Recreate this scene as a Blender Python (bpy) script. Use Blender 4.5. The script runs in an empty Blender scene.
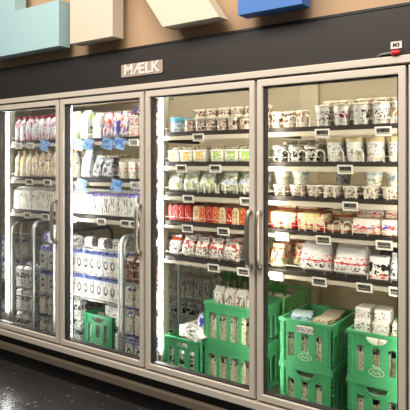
import bpy, bmesh, math, random
from mathutils import Vector, Matrix
random.seed(7)
S = bpy.context.scene
COL = S.collection
# ---------------------------------------------------------------- camera
cam_d = bpy.data.cameras.new('camera'); cam = bpy.data.objects.new('camera', cam_d); COL.objects.link(cam)
cam.location = (1.5726, -2.7070, 1.5981)
cam.rotation_euler = (math.pi/2, 0, math.radians(35.344))
cam_d.sensor_width = 36; cam_d.lens = 556/410*36; cam_d.shift_y = -41.5/410
cam_d.clip_start = 0.05
S.camera = cam
# ---------------------------------------------------------------- world, exposure
W = bpy.data.worlds.new('world'); S.world = W; W.use_nodes = True
W.node_tree.nodes['Background'].inputs[0].default_value = (1.0, .95, .9, 1)
W.node_tree.nodes['Background'].inputs[1].default_value = .14
S.view_settings.view_transform = 'Standard'; S.view_settings.look = 'None'
S.view_settings.exposure = 0.0; S.view_settings.gamma = 1; S.view_settings.use_curve_mapping = False
def area(name, loc, rot, sx, sy, power, color):
    l = bpy.data.lights.new(name, 'AREA'); l.shape = 'RECTANGLE'; l.size = sx; l.size_y = sy
    l.energy = power; l.color = color
    o = bpy.data.objects.new(name, l); COL.objects.link(o); o.location = loc; o.rotation_euler = rot
    return o
area('store_ceiling_light', (0.2, -2.0, 3.9), (math.radians(22), 0, 0), 5.5, 1.2, 235, (1, .91, .80))
LED_COOL, LED_WARM = (.97, .985, 1), (1, .93, .80)
P_LED, P_TOP, P_BACK = 85.0, 42.0, 50.0

# ---------------------------------------------------------------- materials
def lin(c): return tuple((x/255/12.92 if x/255 <= .04045 else ((x/255+.055)/1.055)**2.4) for x in c)
def new_mat(name):
    m = bpy.data.materials.new(name); m.use_nodes = True; return m, m.node_tree, m.node_tree.nodes['Principled BSDF']
class NT:
    def __init__(s, nt): s.nt = nt
    def n(s, t, **k):
        o = s.nt.nodes.new(t)
        for a, b in k.items(): setattr(o, a, b)
        return o
    def l(s, a, b): s.nt.links.new(a, b)
    def math(s, op, a, b=None, c=None):
        o = s.n('ShaderNodeMath', operation=op)
        for i, v in enumerate((a, b, c)):
            if v is None: continue
            if isinstance(v, (int, float)): o.inputs[i].default_value = v
            else: s.l(v, o.inputs[i])
        return o.outputs[0]
    def mix(s, f, a, b):
        o = s.n('ShaderNodeMix', data_type='RGBA')
        for i, v in ((0, f), (6, a), (7, b)):
            if isinstance(v, (int, float)): o.inputs[i].default_value = v
            elif isinstance(v, tuple): o.inputs[i].default_value = (*v[:3], 1)
            else: s.l(v, o.inputs[i])
        return o.outputs[2]
def mat(name, c, rough=.5, metal=0, var=.06, scale=6, bump=0):
    m, nt, b = new_mat(name); t = NT(nt); c = lin(c)
    tc = t.n('ShaderNodeTexCoord'); nz = t.n('ShaderNodeTexNoise'); nz.inputs['Scale'].default_value = scale
    nz.inputs['Detail'].default_value = 4; t.l(tc.outputs['Object'], nz.inputs['Vector'])
    col = t.mix(nz.outputs['Fac'], tuple(x*(1-var) for x in c), tuple(min(1, x*(1+var)) for x in c))
    t.l(col, b.inputs['Base Color']); b.inputs['Roughness'].default_value = rough; b.inputs['Metallic'].default_value = metal
    if bump:
        bp = t.n('ShaderNodeBump'); bp.inputs['Strength'].default_value = bump; t.l(nz.outputs['Fac'], bp.inputs['Height']); t.l(bp.outputs[0], b.inputs['Normal'])
    return m
def emat(name, c, s):
    m, nt, b = new_mat(name); b.inputs['Base Color'].default_value = (.9, .9, .9, 1)
    b.inputs['Emission Color'].default_value = (*c, 1); b.inputs['Emission Strength'].default_value = s; return m
def pmat(name, base, bands=(), inks=(), rings=(), rough=.35):
    """printed packaging. bands: (axis, lo, hi, colour); inks: (colour, scale xyz, threshold, z0, z1); rings: (cx, cz, rx, rz, colour)"""
    m, nt, b = new_mat(name); t = NT(nt)
    tc = t.n('ShaderNodeTexCoord'); sp = t.n('ShaderNodeSeparateXYZ'); t.l(tc.outputs['Generated'], sp.inputs[0])
    oi = t.n('ShaderNodeObjectInfo'); rnd = t.math('MULTIPLY', oi.outputs['Random'], 37.0)
    col = lin(base)
    def between(v, lo, hi): return t.math('MULTIPLY', t.math('GREATER_THAN', v, lo), t.math('LESS_THAN', v, hi))
    for ax, lo, hi, c in bands: col = t.mix(between(sp.outputs[ax], lo, hi), col, lin(c))
    for c, sc, th, z0, z1 in inks:
        mp = t.n('ShaderNodeVectorMath', operation='MULTIPLY'); t.l(tc.outputs['Generated'], mp.inputs[0]); mp.inputs[1].default_value = sc
        ad = t.n('ShaderNodeVectorMath', operation='ADD'); t.l(mp.outputs[0], ad.inputs[0])
        cb = t.n('ShaderNodeCombineXYZ')
        for i in range(3): t.l(rnd, cb.inputs[i])
        t.l(cb.outputs[0], ad.inputs[1])
        nz = t.n('ShaderNodeTexNoise'); nz.inputs['Scale'].default_value = 1; nz.inputs['Detail'].default_value = 2; t.l(ad.outputs[0], nz.inputs['Vector'])
        f = t.math('MULTIPLY', t.math('GREATER_THAN', nz.outputs['Fac'], th-.028), between(sp.outputs[2], z0, z1))
        col = t.mix(f, col, lin(c))
    for cx, cz, rx, rz, c in rings:
        dx = t.math('DIVIDE', t.math('SUBTRACT', sp.outputs[0], cx), rx); dz = t.math('DIVIDE', t.math('SUBTRACT', sp.outputs[2], cz), rz)
        d = t.math('SQRT', t.math('ADD', t.math('MULTIPLY', dx, dx), t.math('MULTIPLY', dz, dz)))
        col = t.mix(between(d, .55, 1.0), col, lin(c))
    if isinstance(col, tuple): b.inputs['Base Color'].default_value = (*col, 1)
    else: t.l(col, b.inputs['Base Color'])
    b.inputs['Roughness'].default_value = rough
    return m

M = {}
M['frame'] = mat('door_aluminium', (216, 207, 194), .42, .08, .03, 3)
M['rail'] = mat('rail_aluminium', (214, 205, 192), .42, .08, .04, 3)
M['black'] = mat('black_laminate', (40, 36, 34), .55, 0, .05, 4)
M['kick'] = mat('black_kick', (22, 20, 20), .5, 0, .05, 4)
M['bumper'] = mat('bumper_strip', (116, 106, 92), .45, .1, .06, 3)
M['gasket'] = mat('gasket_rubber', (52, 46, 46), .6)
M['wall'] = mat('painted_wall', (184, 154, 122), .8, 0, .04, 2.5, .02)
M['inner'] = mat('cooler_panel', (204, 190, 160), .5, 0, .05, 2)
M['inner_light'] = mat('cooler_upright', (168, 163, 148), .45, 0, .03, 3)
M['deck'] = mat('cooler_deck', (92, 90, 84), .35, .3, .1, 9)
M['steel'] = mat('handle_steel', (182, 174, 162), .28, .85, .04, 8)
M['wire'] = mat('wire_chrome', (190, 188, 180), .3, .6, .04)
M['wire_white'] = mat('wire_white', (232, 226, 214), .35, .1, .03)
M['tube_dark'] = mat('tube_dark', (62, 60, 56), .4, .4)
M['tube_grey'] = mat('tube_grey', (170, 172, 164), .35, .6)
M['shelf'] = mat('shelf_metal', (64, 58, 52), .4, .4, .2, 30)
M['price_rail'] = mat('price_rail', (186, 177, 158), .35, .05, .04)
M['tag'] = mat('tag_frame', (236, 232, 222), .4)
M['card'] = pmat('tag_card', (104, 100, 94), inks=((( 30, 28, 28), (9, 1, 4), .52, .15, .85),), rough=.5)
M['card_white'] = pmat('white_tag_card', (214, 210, 204), inks=((( 90, 88, 88), (9, 1, 5), .56, .2, .8),), rough=.5)
M['tag_blue'] = pmat('blue_tag', (150, 184, 224), inks=(((84, 128, 196), (5, 1, 4), .52, .2, .8),), rough=.5)
M['green'] = mat('crate_green', (84, 176, 120), .38, 0, .08, 10)
M['green2'] = mat('crate_green_dark', (66, 166, 112), .4, 0, .08, 10)
M['green3'] = mat('crate_green_olive', (104, 170, 100), .42, 0, .08, 10)
M['print_pale'] = mat('pale_print', (186, 222, 186), .5)
M['letter_pale'] = mat('letter_pale_blue', (170, 204, 210), .55, 0, .02)
M['letter_cream'] = mat('letter_cream', (212, 201, 182), .55, 0, .02)
M['letter_blue'] = mat('letter_blue', (58, 112, 186), .5, 0, .02)
M['plate'] = mat('sign_plate', (178, 156, 144), .5, 0, .1, 30)
M['white'] = mat('white_plastic', (232, 226, 218), .4)
M['ink'] = mat('black_ink', (40, 36, 36), .5)
M['red'] = mat('red_plastic', (226, 40, 48), .35)
M['spacer'] = mat('spacer_metal', (140, 120, 100), .5)

def glass():
    m, nt, b = new_mat('door_glass'); t = NT(nt); nt.nodes.remove(b)
    out = nt.nodes['Material Output']; tr = t.n('ShaderNodeBsdfTransparent'); tr.inputs[0].default_value = (.97, .975, .965, 1)
    gl = t.n('ShaderNodeBsdfGlossy'); gl.inputs['Roughness'].default_value = .02
    fr = t.n('ShaderNodeFresnel'); fr.inputs[0].default_value = 1.35
    nz = t.n('ShaderNodeTexNoise'); nz.inputs['Scale'].default_value = 2.5; tc = t.n('ShaderNodeTexCoord'); t.l(tc.outputs['Object'], nz.inputs['Vector'])
    f = t.math('MULTIPLY', fr.outputs[0], t.math('ADD', t.math('MULTIPLY', nz.outputs['Fac'], .1), .30))
    mx = t.n('ShaderNodeMixShader'); t.l(f, mx.inputs[0]); t.l(tr.outputs[0], mx.inputs[1]); t.l(gl.outputs[0], mx.inputs[2]); t.l(mx.outputs[0], out.inputs[0])
    return m
M['glass'] = glass()
def floor_mat():
    m, nt, b = new_mat('floor_dark_tile'); t = NT(nt)
    tc = t.n('ShaderNodeTexCoord'); n1 = t.n('ShaderNodeTexNoise'); n1.inputs['Scale'].default_value = 1.7; n1.inputs['Detail'].default_value = 5
    t.l(tc.outputs['Object'], n1.inputs['Vector'])
    n2 = t.n('ShaderNodeTexNoise'); n2.inputs['Scale'].default_value = 26; n2.inputs['Detail'].default_value = 6; t.l(tc.outputs['Object'], n2.inputs['Vector'])
    n3 = t.n('ShaderNodeTexNoise'); n3.inputs['Scale'].default_value = 3.1; t.l(tc.outputs['Object'], n3.inputs['Vector'])
    base = t.mix(n1.outputs['Fac'], lin((40, 39, 41)), lin((64, 62, 62)))
    sc = t.math('MULTIPLY', t.math('GREATER_THAN', n2.outputs['Fac'], .645), t.math('GREATER_THAN', n3.outputs['Fac'], .52))
    col = t.mix(sc, base, lin((120, 117, 112)))
    t.l(col, b.inputs['Base Color'])
    t.l(t.math('ADD', t.math('MULTIPLY', n1.outputs['Fac'], .25), .12), b.inputs['Roughness'])
    return m
M['floor'] = floor_mat()

# ---------------------------------------------------------------- mesh helpers
def new(): return bmesh.new()
def box(bm, x0, x1, y0, y1, z0, z1, rot=None):
    v = [bm.verts.new((x, y, z)) for x in (x0, x1) for y in (y0, y1) for z in (z0, z1)]
    for f in ((0, 1, 3, 2), (4, 6, 7, 5), (0, 4, 5, 1), (2, 3, 7, 6), (0, 2, 6, 4), (1, 5, 7, 3)):
        bm.faces.new([v[i] for i in f])
    if rot is not None: bmesh.ops.transform(bm, matrix=rot, verts=v)
    return v
def tube(bm, pts, r, n=6, closed=False):
    pts = [Vector(p) for p in pts]; rings = []; up = None
    for i, p in enumerate(pts):
        a = pts[i-1] if i > 0 else (pts[-1] if closed else p); b = pts[i+1] if i < len(pts)-1 else (pts[0] if closed else p)
        d = (b-a).normalized()
        if up is None: up = Vector((0, 0, 1)) if abs(d.z) < .9 else Vector((0, 1, 0))
        s = d.cross(up)
        if s.length < 1e-4: s = d.cross(Vector((1, 0, 0)))
        s.normalize(); up = s.cross(d).normalized()
        rings.append([bm.verts.new(p + (s*math.cos(2*math.pi*k/n) + up*math.sin(2*math.pi*k/n))*r) for k in range(n)])
    m = len(rings)
    for i in range(m if closed else m-1):
        A, B = rings[i], rings[(i+1) % m]
        for k in range(n): bm.faces.new((A[k], A[(k+1) % n], B[(k+1) % n], B[k]))
    if not closed: bm.faces.new(rings[0]); bm.faces.new(list(reversed(rings[-1])))
def lathe(bm, prof, n=14, sx=1, sy=1, capb=True, capt=True, p=2.0):
    rings = []
    for r, z in prof:
        ring = []
        for k in range(n):
            a = 2*math.pi*(k+.5)/n; c, s_ = math.cos(a), math.sin(a)
            q = (abs(c)**p + abs(s_)**p)**(-1/p)
            ring.append(bm.verts.new((c*q*r*sx, s_*q*r*sy, z)))
        rings.append(ring)
    for A, B in zip(rings, rings[1:]):
        for k in range(n): bm.faces.new((A[k], A[(k+1) % n], B[(k+1) % n], B[k]))
    if capb: bm.faces.new(list(reversed(rings[0])))
    if capt: bm.faces.new(rings[-1])
def poly_holes(bm, outer, holes, thick, conv):
    """outer/holes 2D loops; conv(u, v, w)->xyz; solid slab of given thickness"""
    t = bmesh.new(); edges = []
    for loop in [outer]+holes:
        vs = [t.verts.new((u, v, 0)) for u, v in loop]
        for i in range(len(vs)): edges.append(t.edges.new((vs[i], vs[(i+1) % len(vs)])))
    bmesh.ops.triangle_fill(t, use_beauty=True, use_dissolve=False, edges=edges)
    vm0 = {v: bm.verts.new(conv(v.co.x, v.co.y, 0)) for v in t.verts}; vm1 = {v: bm.verts.new(conv(v.co.x, v.co.y, thick)) for v in t.verts}
    for f in t.faces:
        bm.faces.new([vm0[v] for v in f.verts]); bm.faces.new([vm1[v] for v in reversed(f.verts)])
    for e in t.edges:
        if len(e.link_faces) == 1: a, b = e.verts; bm.faces.new((vm0[a], vm0[b], vm1[b], vm1[a]))
    t.free()
def mesh_of(bm, name, m, bevel=0, smooth=False, seg=2):
    bmesh.ops.recalc_face_normals(bm, faces=bm.faces)
    if bevel:
        ed = [e for e in bm.edges if len(e.link_faces) == 2 and e.calc_face_angle(0) > .6]
        bmesh.ops.bevel(bm, geom=ed, offset=bevel, segments=seg, affect='EDGES', profile=.6, clamp_overlap=True)
    me = bpy.data.meshes.new(name); bm.to_mesh(me); bm.free(); me.materials.append(m)
    if smooth:
        for p in me.polygons: p.use_smooth = True
        try: me.set_sharp_from_angle(angle=math.radians(38))
        except Exception: pass
    return me
def obj(name, bm, m, parent=None, bevel=0, smooth=False, loc=None, seg=2):
    o = bpy.data.objects.new(name, mesh_of(bm, name, m, bevel, smooth, seg)); COL.objects.link(o)
    if parent: o.parent = parent
    if loc: o.location = loc
    return o
def bobj(name, m, parent, *a, bevel=0):
    bm = new(); box(bm, *a); return obj(name, bm, m, parent, bevel)
def empty(name, loc=(0, 0, 0), rz=0):
    o = bpy.data.objects.new(name, None); COL.objects.link(o); o.location = loc; o.rotation_euler = (0, 0, rz); o.empty_display_size = .05; return o
def tag(o, label=None, cat=None, group=None, kind=None):
    if label: o['label'] = label
    if cat: o['category'] = cat
    if group: o['group'] = group
    if kind: o['kind'] = kind
    return o
def copy_tree(o, parent=None):
    c = o.copy(); COL.objects.link(c); c.parent = parent
    for ch in list(o.children): copy_tree(ch, c)
    return c
def text_mesh(name, s, size, m, parent, loc, rot=(math.pi/2, 0, 0), ext=.001, sx=1, bold=0):
    cu = bpy.data.curves.new('tmp', 'FONT'); cu.body = s; cu.size = size; cu.extrude = ext; cu.align_x = 'CENTER'; cu.align_y = 'CENTER'; cu.offset = bold; cu.resolution_u = 2
    to = bpy.data.objects.new('tmp', cu); COL.objects.link(to)
    dg = bpy.context.evaluated_depsgraph_get(); me = bpy.data.meshes.new_from_object(to.evaluated_get(dg))
    bpy.data.objects.remove(to); me.name = name; me.materials.clear(); me.materials.append(m)
    o = bpy.data.objects.new(name, me); COL.objects.link(o); o.parent = parent; o.location = loc; o.rotation_euler = rot; o.scale = (sx, 1, 1)
    return o

# ---------------------------------------------------------------- structure
PW = .8287
SE = [-3*PW, -2*PW, -PW, 0, PW]            # seams between the doors
DZ = .19                                    # deck height
bm = new(); box(bm, -6, 5, -6, 1.9, -.05, 0); tag(obj('floor', bm, M['floor']), kind='structure')
bm = new(); box(bm, -6, 5, .03, .13, 2.36, 4.2); tag(obj('wall_front', bm, M['wall']), kind='structure')
bm = new(); box(bm, -6, 5, -6, .13, 4.2, 4.3); tag(obj('ceiling', bm, mat('ceiling_paint', (190, 184, 172), .9)), kind='structure')

# ---------------------------------------------------------------- cooler cabinet
cab = tag(empty('cooler_cabinet', (0, 0, 0)), 'long built-in walk-in cooler with black header and four aluminium-framed glass doors', 'refrigerator')
XL, XR = -4.2, 1.72
bobj('header_panel', M['black'], cab, XL, XR, 0, .12, 2.115, 2.355, bevel=.002)
tag(bobj('header_trim', M['kick'], cab, XL, XR, -.004, .02, 2.348, 2.362), 'thin dark edge along the top of header')
bobj('top_rail', M['rail'], cab, XL, XR, -.01, .055, 2.077, 2.114, bevel=.003)
bobj('bottom_rail', M['rail'], cab, XL, XR, -.012, .055, .222, .262, bevel=.004)
bobj('kick_plate', M['kick'], cab, XL, XR, .035, .07, .0, .222)
bobj('bumper_strip', M['bumper'], cab, XL, XR, -.005, .035, .106, .156, bevel=.006)
def sbox(name, m, *a): return tag(bobj(name, m, None, *a), kind='structure')
sbox('floor', M['deck'], XL, XR, .075, 1.70, DZ-.03, DZ)
sbox('wall_back', M['inner'], XL-.05, XR+.05, 1.70, 1.75, -.02, 2.34)
sbox('ceiling', M['inner'], XL, XR, .125, 1.70, 2.3, 2.34)
sbox('wall_left', M['inner'], XL-.05, XL, .12, 1.70, DZ, 2.34)
sbox('wall_right', M['inner'], XR, XR+.05, .12, 1.70, DZ, 2.34)
sbox('trim_1', mat('pilaster_panel', (216, 204, 176), .5), -.52, -.36, 1.66, 1.70, DZ, 2.3)
for i, s in enumerate(SE):
    bm = new(); box(bm, s-.026, s+(.024 if i else -.004), .058, .094, .26, 2.08); obj('mullion', bm, M['gasket'], cab)
bobj('head_leak_block', M['gasket'], cab, XL, XR, .056, .094, 2.045, 2.12)  # added dark strip, stops tube light leaking out above the doors
bobj('sill_leak_block', M['gasket'], cab, XL, XR, .056, .094, .20, .295)  # same added light stop along the bottom of the doors
bm = new(); box(bm, XL, SE[0]-.03, .058, .098, .26, 2.08); obj('blank_panel', bm, M['black'], cab)
bobj('blank_panel', M['rail'], cab, SE[4]+.008, XR, -.008, .05, .275, 2.066, bevel=.004)
box_up = []
UPR = (SE[0]-.052, SE[2]-.014)
for s in UPR:
    bobj('added_led_baffle', M['inner_light'], cab, s-.016, s+.016, .186, .192, .30, 2.06)  # added baffle, keeps the tube's light off the upright's side face
    bobj('upright_panel', M['inner_light'], cab, s-.012, s+.012, .192, .25, DZ, 2.3, bevel=.002)
# tubes in the cooler: visible and inferred lamps, plus hidden added fill
def led(name, pts, r, c, s, parent=cab):
    bm = new(); tube(bm, pts, r, 8); return obj(name, bm, emat(name, c, s), parent)
for s, c in ((UPR[0], LED_COOL), (UPR[1], LED_COOL)):
    led('led_or_fill_tube', [(s, .174, .34), (s, .174, 2.02)], .008, c, P_LED)
for s, c, p in ((SE[1], LED_COOL, P_BACK), (SE[3], LED_WARM, P_BACK), (SE[4], LED_WARM, P_BACK)):
    led('led_or_fill_tube', [(s, .108, .30), (s, .108, 2.04)], .009, c, p)  # added fill tubes hidden behind the mullions, brighten the product fronts
led('led_or_fill_tube', [(SE[0]+.05, .14, 2.14), (SE[2]-.05, .14, 2.14)], .012, LED_COOL, P_TOP)
led('led_or_fill_tube', [(SE[2]+.05, .14, 2.14), (SE[4]-.03, .14, 2.14)], .012, LED_WARM, P_TOP)
led('led_or_fill_tube', [(-2.3, 1.25, 2.27), (1.1, 1.25, 2.27)], .014, LED_WARM, 13.0)  # added fill tube, out of view, brightens back wall and deep stock
# canopy trays high in the two left bays
bobj('canopy_tray', mat('canopy_tan', (150, 130, 96), .5), cab, SE[0]+.02, SE[2]-.03, .24, .34, 2.045, 2.075)

# ---------------------------------------------------------------- doors
door_lab = ['leftmost full glass cooler door, bow handle on its right side', 'second glass cooler door, showing blue shelf tags and a single green crate',
            'third glass cooler door, with a vertical lamp glowing along its left inner edge', 'rightmost glass cooler door, the only one with its handle on the left']
def door(i):
    x0, x1 = SE[i]+.008, SE[i+1]-.008; z0, z1 = .276, 2.066; fw = .034
    t = tag(empty('cooler_door', ((x0+x1)/2, 0, z0)), door_lab[i], 'glass door', 'glass doors of the cooler')
    w = (x1-x0)/2; h = z1-z0
    bm = new()
    o = [(-w, 0), (w, 0), (w, h), (-w, h)]; n = [(-w+fw, fw), (w-fw, fw), (w-fw, h-fw-.004), (-w+fw, h-fw-.004)]
    poly_holes(bm, o, [n], .045, lambda u, v, q: (u, q, v))
    f = obj('door_frame', bm, M['frame'], t, bevel=.004)
    bm = new(); g = [(-w+fw+.0, fw), (w-fw, fw), (w-fw, h-fw-.004), (-w+fw, h-fw-.004)]; e = .009
    gi = [(-w+fw+e, fw+e), (w-fw-e, fw+e), (w-fw-e, h-fw-.004-e), (-w+fw+e, h-fw-.004-e)]
    poly_holes(bm, g, [gi], .038, lambda u, v, q: (u, .016+q, v)); obj('gasket', bm, M['gasket'], t)
    bobj('glass_pane', M['glass'], t, -w+fw+.004, w-fw-.004, .026, .030, fw+.004, h-fw-.008)
    hx = (w-.022) if i < 3 else (-w+.026); zc = 1.175-z0; L = .155
    hd = empty('handle', (hx, 0, zc)); hd.parent = t
    bm = new(); pts = []
    for k in range(13):
        a = k/12*2-1; pts.append((0, -.046+.020*a**6, a*L))
    tube(bm, pts, .014, 8); obj('handle_grip', bm, M['steel'], hd, smooth=True)
    for sgn in (-1, 1):
        bm = new(); tube(bm, [(0, .001, sgn*L*.97), (0, -.03, sgn*L*.97)], .015, 10); obj('handle_mount', bm, M['steel'], hd, smooth=True)
for i in range(4): door(i)

# ---------------------------------------------------------------- header sign and gadgets
sg = tag(empty('cooler_sign', (-.849, -.004, 2.212)), 'small rectangular sign with white letters on the black header', 'sign')
bm = new(); poly_holes(bm, [(-.178, -.036), (-.17, -.042), (.17, -.042), (.178, -.036), (.178, .036), (.17, .042), (-.17, .042), (-.178, .036)], [], .005, lambda u, v, q: (u, q-.003, v))
obj('sign_plate', bm, M['plate'], sg)
text_mesh('lettering', 'M\u00c6LK', .098, M['white'], sg, (0, -.005, 0), bold=.0022, sx=1.12)
sg = tag(empty('number_plate', (.779, -.003, 2.166)), 'tiny white plate with dark characters on header above rightmost door', 'sign')
bobj('plate', M['white'], sg, -.026, .026, -.002, .003, -.017, .017)
text_mesh('lettering', 'M3', .026, M['ink'], sg, (0, -.003, 0), bold=.0006)
kl = tag(empty('cable_latch', (.742, -.004, 2.128)), 'small red and dark latch on the header under the number plate', 'latch')
bm = new(); lathe(bm, [(.004, 0), (.011, .003), (.0125, .012), (.0125, .026), (.010, .040), (.004, .043)], 12)
bmesh.ops.transform(bm, matrix=Matrix.Translation((.016, -.012, .0)) @ Matrix.Rotation(math.pi/2, 4, 'Y'), verts=bm.verts); tag(obj('red_sleeve', bm, M['red'], kl, smooth=True), 'bright red sleeve')
bm = new(); tube(bm, [(-.05, -.006, -.008), (-.035, -.012, -.002), (-.015, -.012, .0), (.02, -.011, 0)], .0045, 8); obj('cable', bm, M['tube_grey'], kl, smooth=True)
bobj('backplate', M['ink'], kl, -.055, .07, -.003, .004, -.012, .012)

# ---------------------------------------------------------------- big wall letters
def letter(name, poly, m, label, x):
    z0 = min(v for u, v in poly); t = tag(empty('wall_letter', (x, 0, z0)), label, 'letter', 'large raised letters on the wall')
    bm = new(); poly_holes(bm, [(u-x, v-z0) for u, v in poly], [], .10, lambda u, v, q: (u, -.12+q, v)); obj('letter_body', bm, m, t)
    bm = new()
    bm.free()
    for dz in (.12, .6, 1.0): bobj('spacer', M['spacer'], t, -.03, .03, -.02, .03, dz, dz+.06)
letter('L', [(-2.42, 2.425), (-1.517, 2.425), (-1.517, 2.746), (-2.016, 2.746), (-2.016, 3.62), (-2.42, 3.62)], M['letter_pale'], 'pale blue raised letter with a wide foot at the left end of the wall', -2.2)
letter('K', [(-1.402, 2.422), (-.995, 2.422), (-.995, 3.0), (-.575, 2.422), (-.166, 2.422), (-.58, 3.02), (-.18, 3.62), (-.60, 3.62), (-.995, 3.09), (-.995, 3.62), (-1.402, 3.62)], M['letter_cream'], 'cream raised letter with upright stem and slanting leg, above the header', -1.2)
letter('I', [(-.041, 2.41), (.342, 2.41), (.342, 3.62), (-.041, 3.62)], M['letter_blue'], 'strong blue raised letter stem above the two right doors', .15)

# ---------------------------------------------------------------- shelves
DOORN = ['leftmost door', 'second door', 'third door', 'rightmost door']
SHN = ['top', 'second', 'third', 'fourth', 'fifth']
def tag_part(parent, x, z, kind='dark', y=-.016):
    if kind == 'blue':
        bm = new(); R = Matrix.Translation((x, y-.02, z)) @ Matrix.Rotation(math.radians(10), 4, 'Z') @ Matrix.Rotation(math.radians(14), 4, 'Y')
        box(bm, -.045, .045, -.002, .002, -.045, .035, R); o = obj('price_flag', bm, M['tag_blue'], parent); return
    h = empty('price_tag', (x, y, z)); h.parent = parent; h.rotation_euler = (math.radians(8), 0, 0)
    w, t = .043, .0245
    bm = new(); poly_holes(bm, [(-w, -t), (w, -t), (w, t), (-w, t)], [[(-w+.008, -t+.008), (w-.008, -t+.008), (w-.008, t-.008), (-w+.008, t-.008)]], .006, lambda u, v, q: (u, q-.004, v))
    obj('tag_frame', bm, M['tag'], h)
    bobj('price_card', M['card'] if kind == 'dark' else M['card_white'], h, -w+.006, w-.006, .0, .002, -t+.006, t-.006)
def shelf(bay, k, z, tags, x0, x1, yf=.20, depth=.46, loops=(), rail=.027):
    cx = (x0+x1)/2; w = (x1-x0)/2
    t = tag(empty('cooler_shelf', (cx, yf, z-.014)), 'dark wire shelf with pale price rail, %s shelf behind %s' % (SHN[k], DOORN[bay]), 'shelf', 'cooler shelves')
    bm = new()
    box(bm, -w, w, 0, .012, -.014, .010); box(bm, -w, w, depth-.012, depth, -.006, .010)
    box(bm, -w, -w+.012, .012, depth-.012, -.010, .010); box(bm, w-.012, w, .012, depth-.012, -.010, .010)
    n = int((2*w)/.028)
    for i in range(1, n): xx = -w+2*w*i/n; box(bm, xx-.0075, xx+.0075, .012, depth-.012, .004, .013)
    obj('shelf_deck', bm, M['shelf'], t)
    bm = new(); pr = [(-w+.015, -.012), (w-.015, -.012)]
    # price rail bowed round at both ends
    pts = [(-w, .0), (-w+.012, -.006), (-w+.05, -.012), (w-.05, -.012), (w-.012, -.006), (w, .0)]
    for (a, b), (c, d) in zip(pts, pts[1:]):
        v = [bm.verts.new(p) for p in ((a, b, -.016), (c, d, -.016), (c, d-.004, -.016-rail), (a, b-.004, -.016-rail), (a, b+.004, -.016), (c, d+.004, -.016), (c, d, -.016-rail), (a, b, -.016-rail))]
        for f in ((0, 1, 2, 3), (4, 7, 6, 5), (0, 4, 5, 1), (3, 2, 6, 7)): bm.faces.new([v[i] for i in f])
    obj('price_rail', bm, M['price_rail'], t)
    bm = new(); tube(bm, [(-w+.01, .004, .010), (-w+.01, .002, .038), (w-.01, .002, .038), (w-.01, .004, .010)], .0016, 5)
    m = int(2*w/.11)
    for i in range(1, m): xx = -w+2*w*i/m; tube(bm, [(xx, .004, .010), (xx, .002, .038)], .0013, 4)
    obj('front_fence', bm, M['wire_white'], t)
    for lx in loops:
        bm = new(); pts = [(lx-cx-.026, 0, .01)]
        for a in range(9): an = math.pi-math.pi*a/8; pts.append((lx-cx+.026*math.cos(an), -.001, .052+.026*math.sin(an)))
        pts.append((lx-cx+.026, 0, .01)); tube(bm, pts, .003, 6); obj('wire_loop', bm, M['wire_white'], t, smooth=True)
    for tg in tags:
        tx, kd = tg if isinstance(tg, tuple) else (tg, 'dark'); tag_part(t, tx-cx, -.030, kd)
    # brackets to the uprights
    for xx in (-w+.006, w-.006): bobj('bracket', M['shelf'], t, xx-.004, xx+.004, .02, depth, -.034, -.010)
ZR = [1.81, 1.61, 1.412, 1.218, .984]; ZL = [1.79, 1.49, 1.215]
G = .024
XB = [(SE[0]-.028, SE[1]-.025), (SE[1]-.02, SE[2]-.034), (SE[2]+.002, SE[3]-.05), (SE[3]-.045, SE[4]-.015)]
shelf(2, 0, ZR[0], [-.53], *XB[2]); shelf(2, 1, ZR[1], [-.668, -.398], *XB[2]); shelf(2, 2, ZR[2], [-.61, -.171], *XB[2], loops=(-.43, -.36, -.22, -.52))
shelf(2, 3, ZR[3], [-.619, -.337], *XB[2], rail=.02); shelf(2, 4, ZR[4], [-.413, -.192], *XB[2], rail=.02)
shelf(3, 0, ZR[0], [.32, .657], *XB[3], loops=(.05, .13, .21, .31, .42, .53, .64, .73)); shelf(3, 1, ZR[1], [.452], *XB[3], loops=(.08, .19, .30, .41, .52, .63, .73)); shelf(3, 2, ZR[2], [.48], *XB[3], loops=(.05, .16, .30, .36, .48, .58, .70))
shelf(3, 3, ZR[3], [(.072, 'w'), .326, .662], *XB[3], loops=(.065, .145, .235, .30, .40, .46), rail=.02)
shelf(3, 4, ZR[4], [(.035, 'w'), .302, .557, .729], *XB[3], rail=.02)
shelf(1, 0, ZL[0], [(-1.635, 'blue'), (-1.527, 'blue'), (-1.329, 'blue'), (-1.209, 'blue'), (-1.09, 'w')], *XB[1])
shelf(1, 1, ZL[1], [(-1.60, 'blue'), (-1.238, 'blue'), (-1.075, 'w')], *XB[1])
shelf(1, 2, ZL[2], [(-1.73, 'w'), -1.411, -1.17, -1.084], *XB[1])
shelf(0, 0, ZL[0], [(-2.391, 'w'), (-2.233, 'w'), (-2.031, 'blue')], *XB[0])
shelf(0, 1, ZL[1], [-2.246, -2.019], *XB[0]); shelf(0, 2, ZL[2], [-2.272, -2.044], *XB[0])

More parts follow.
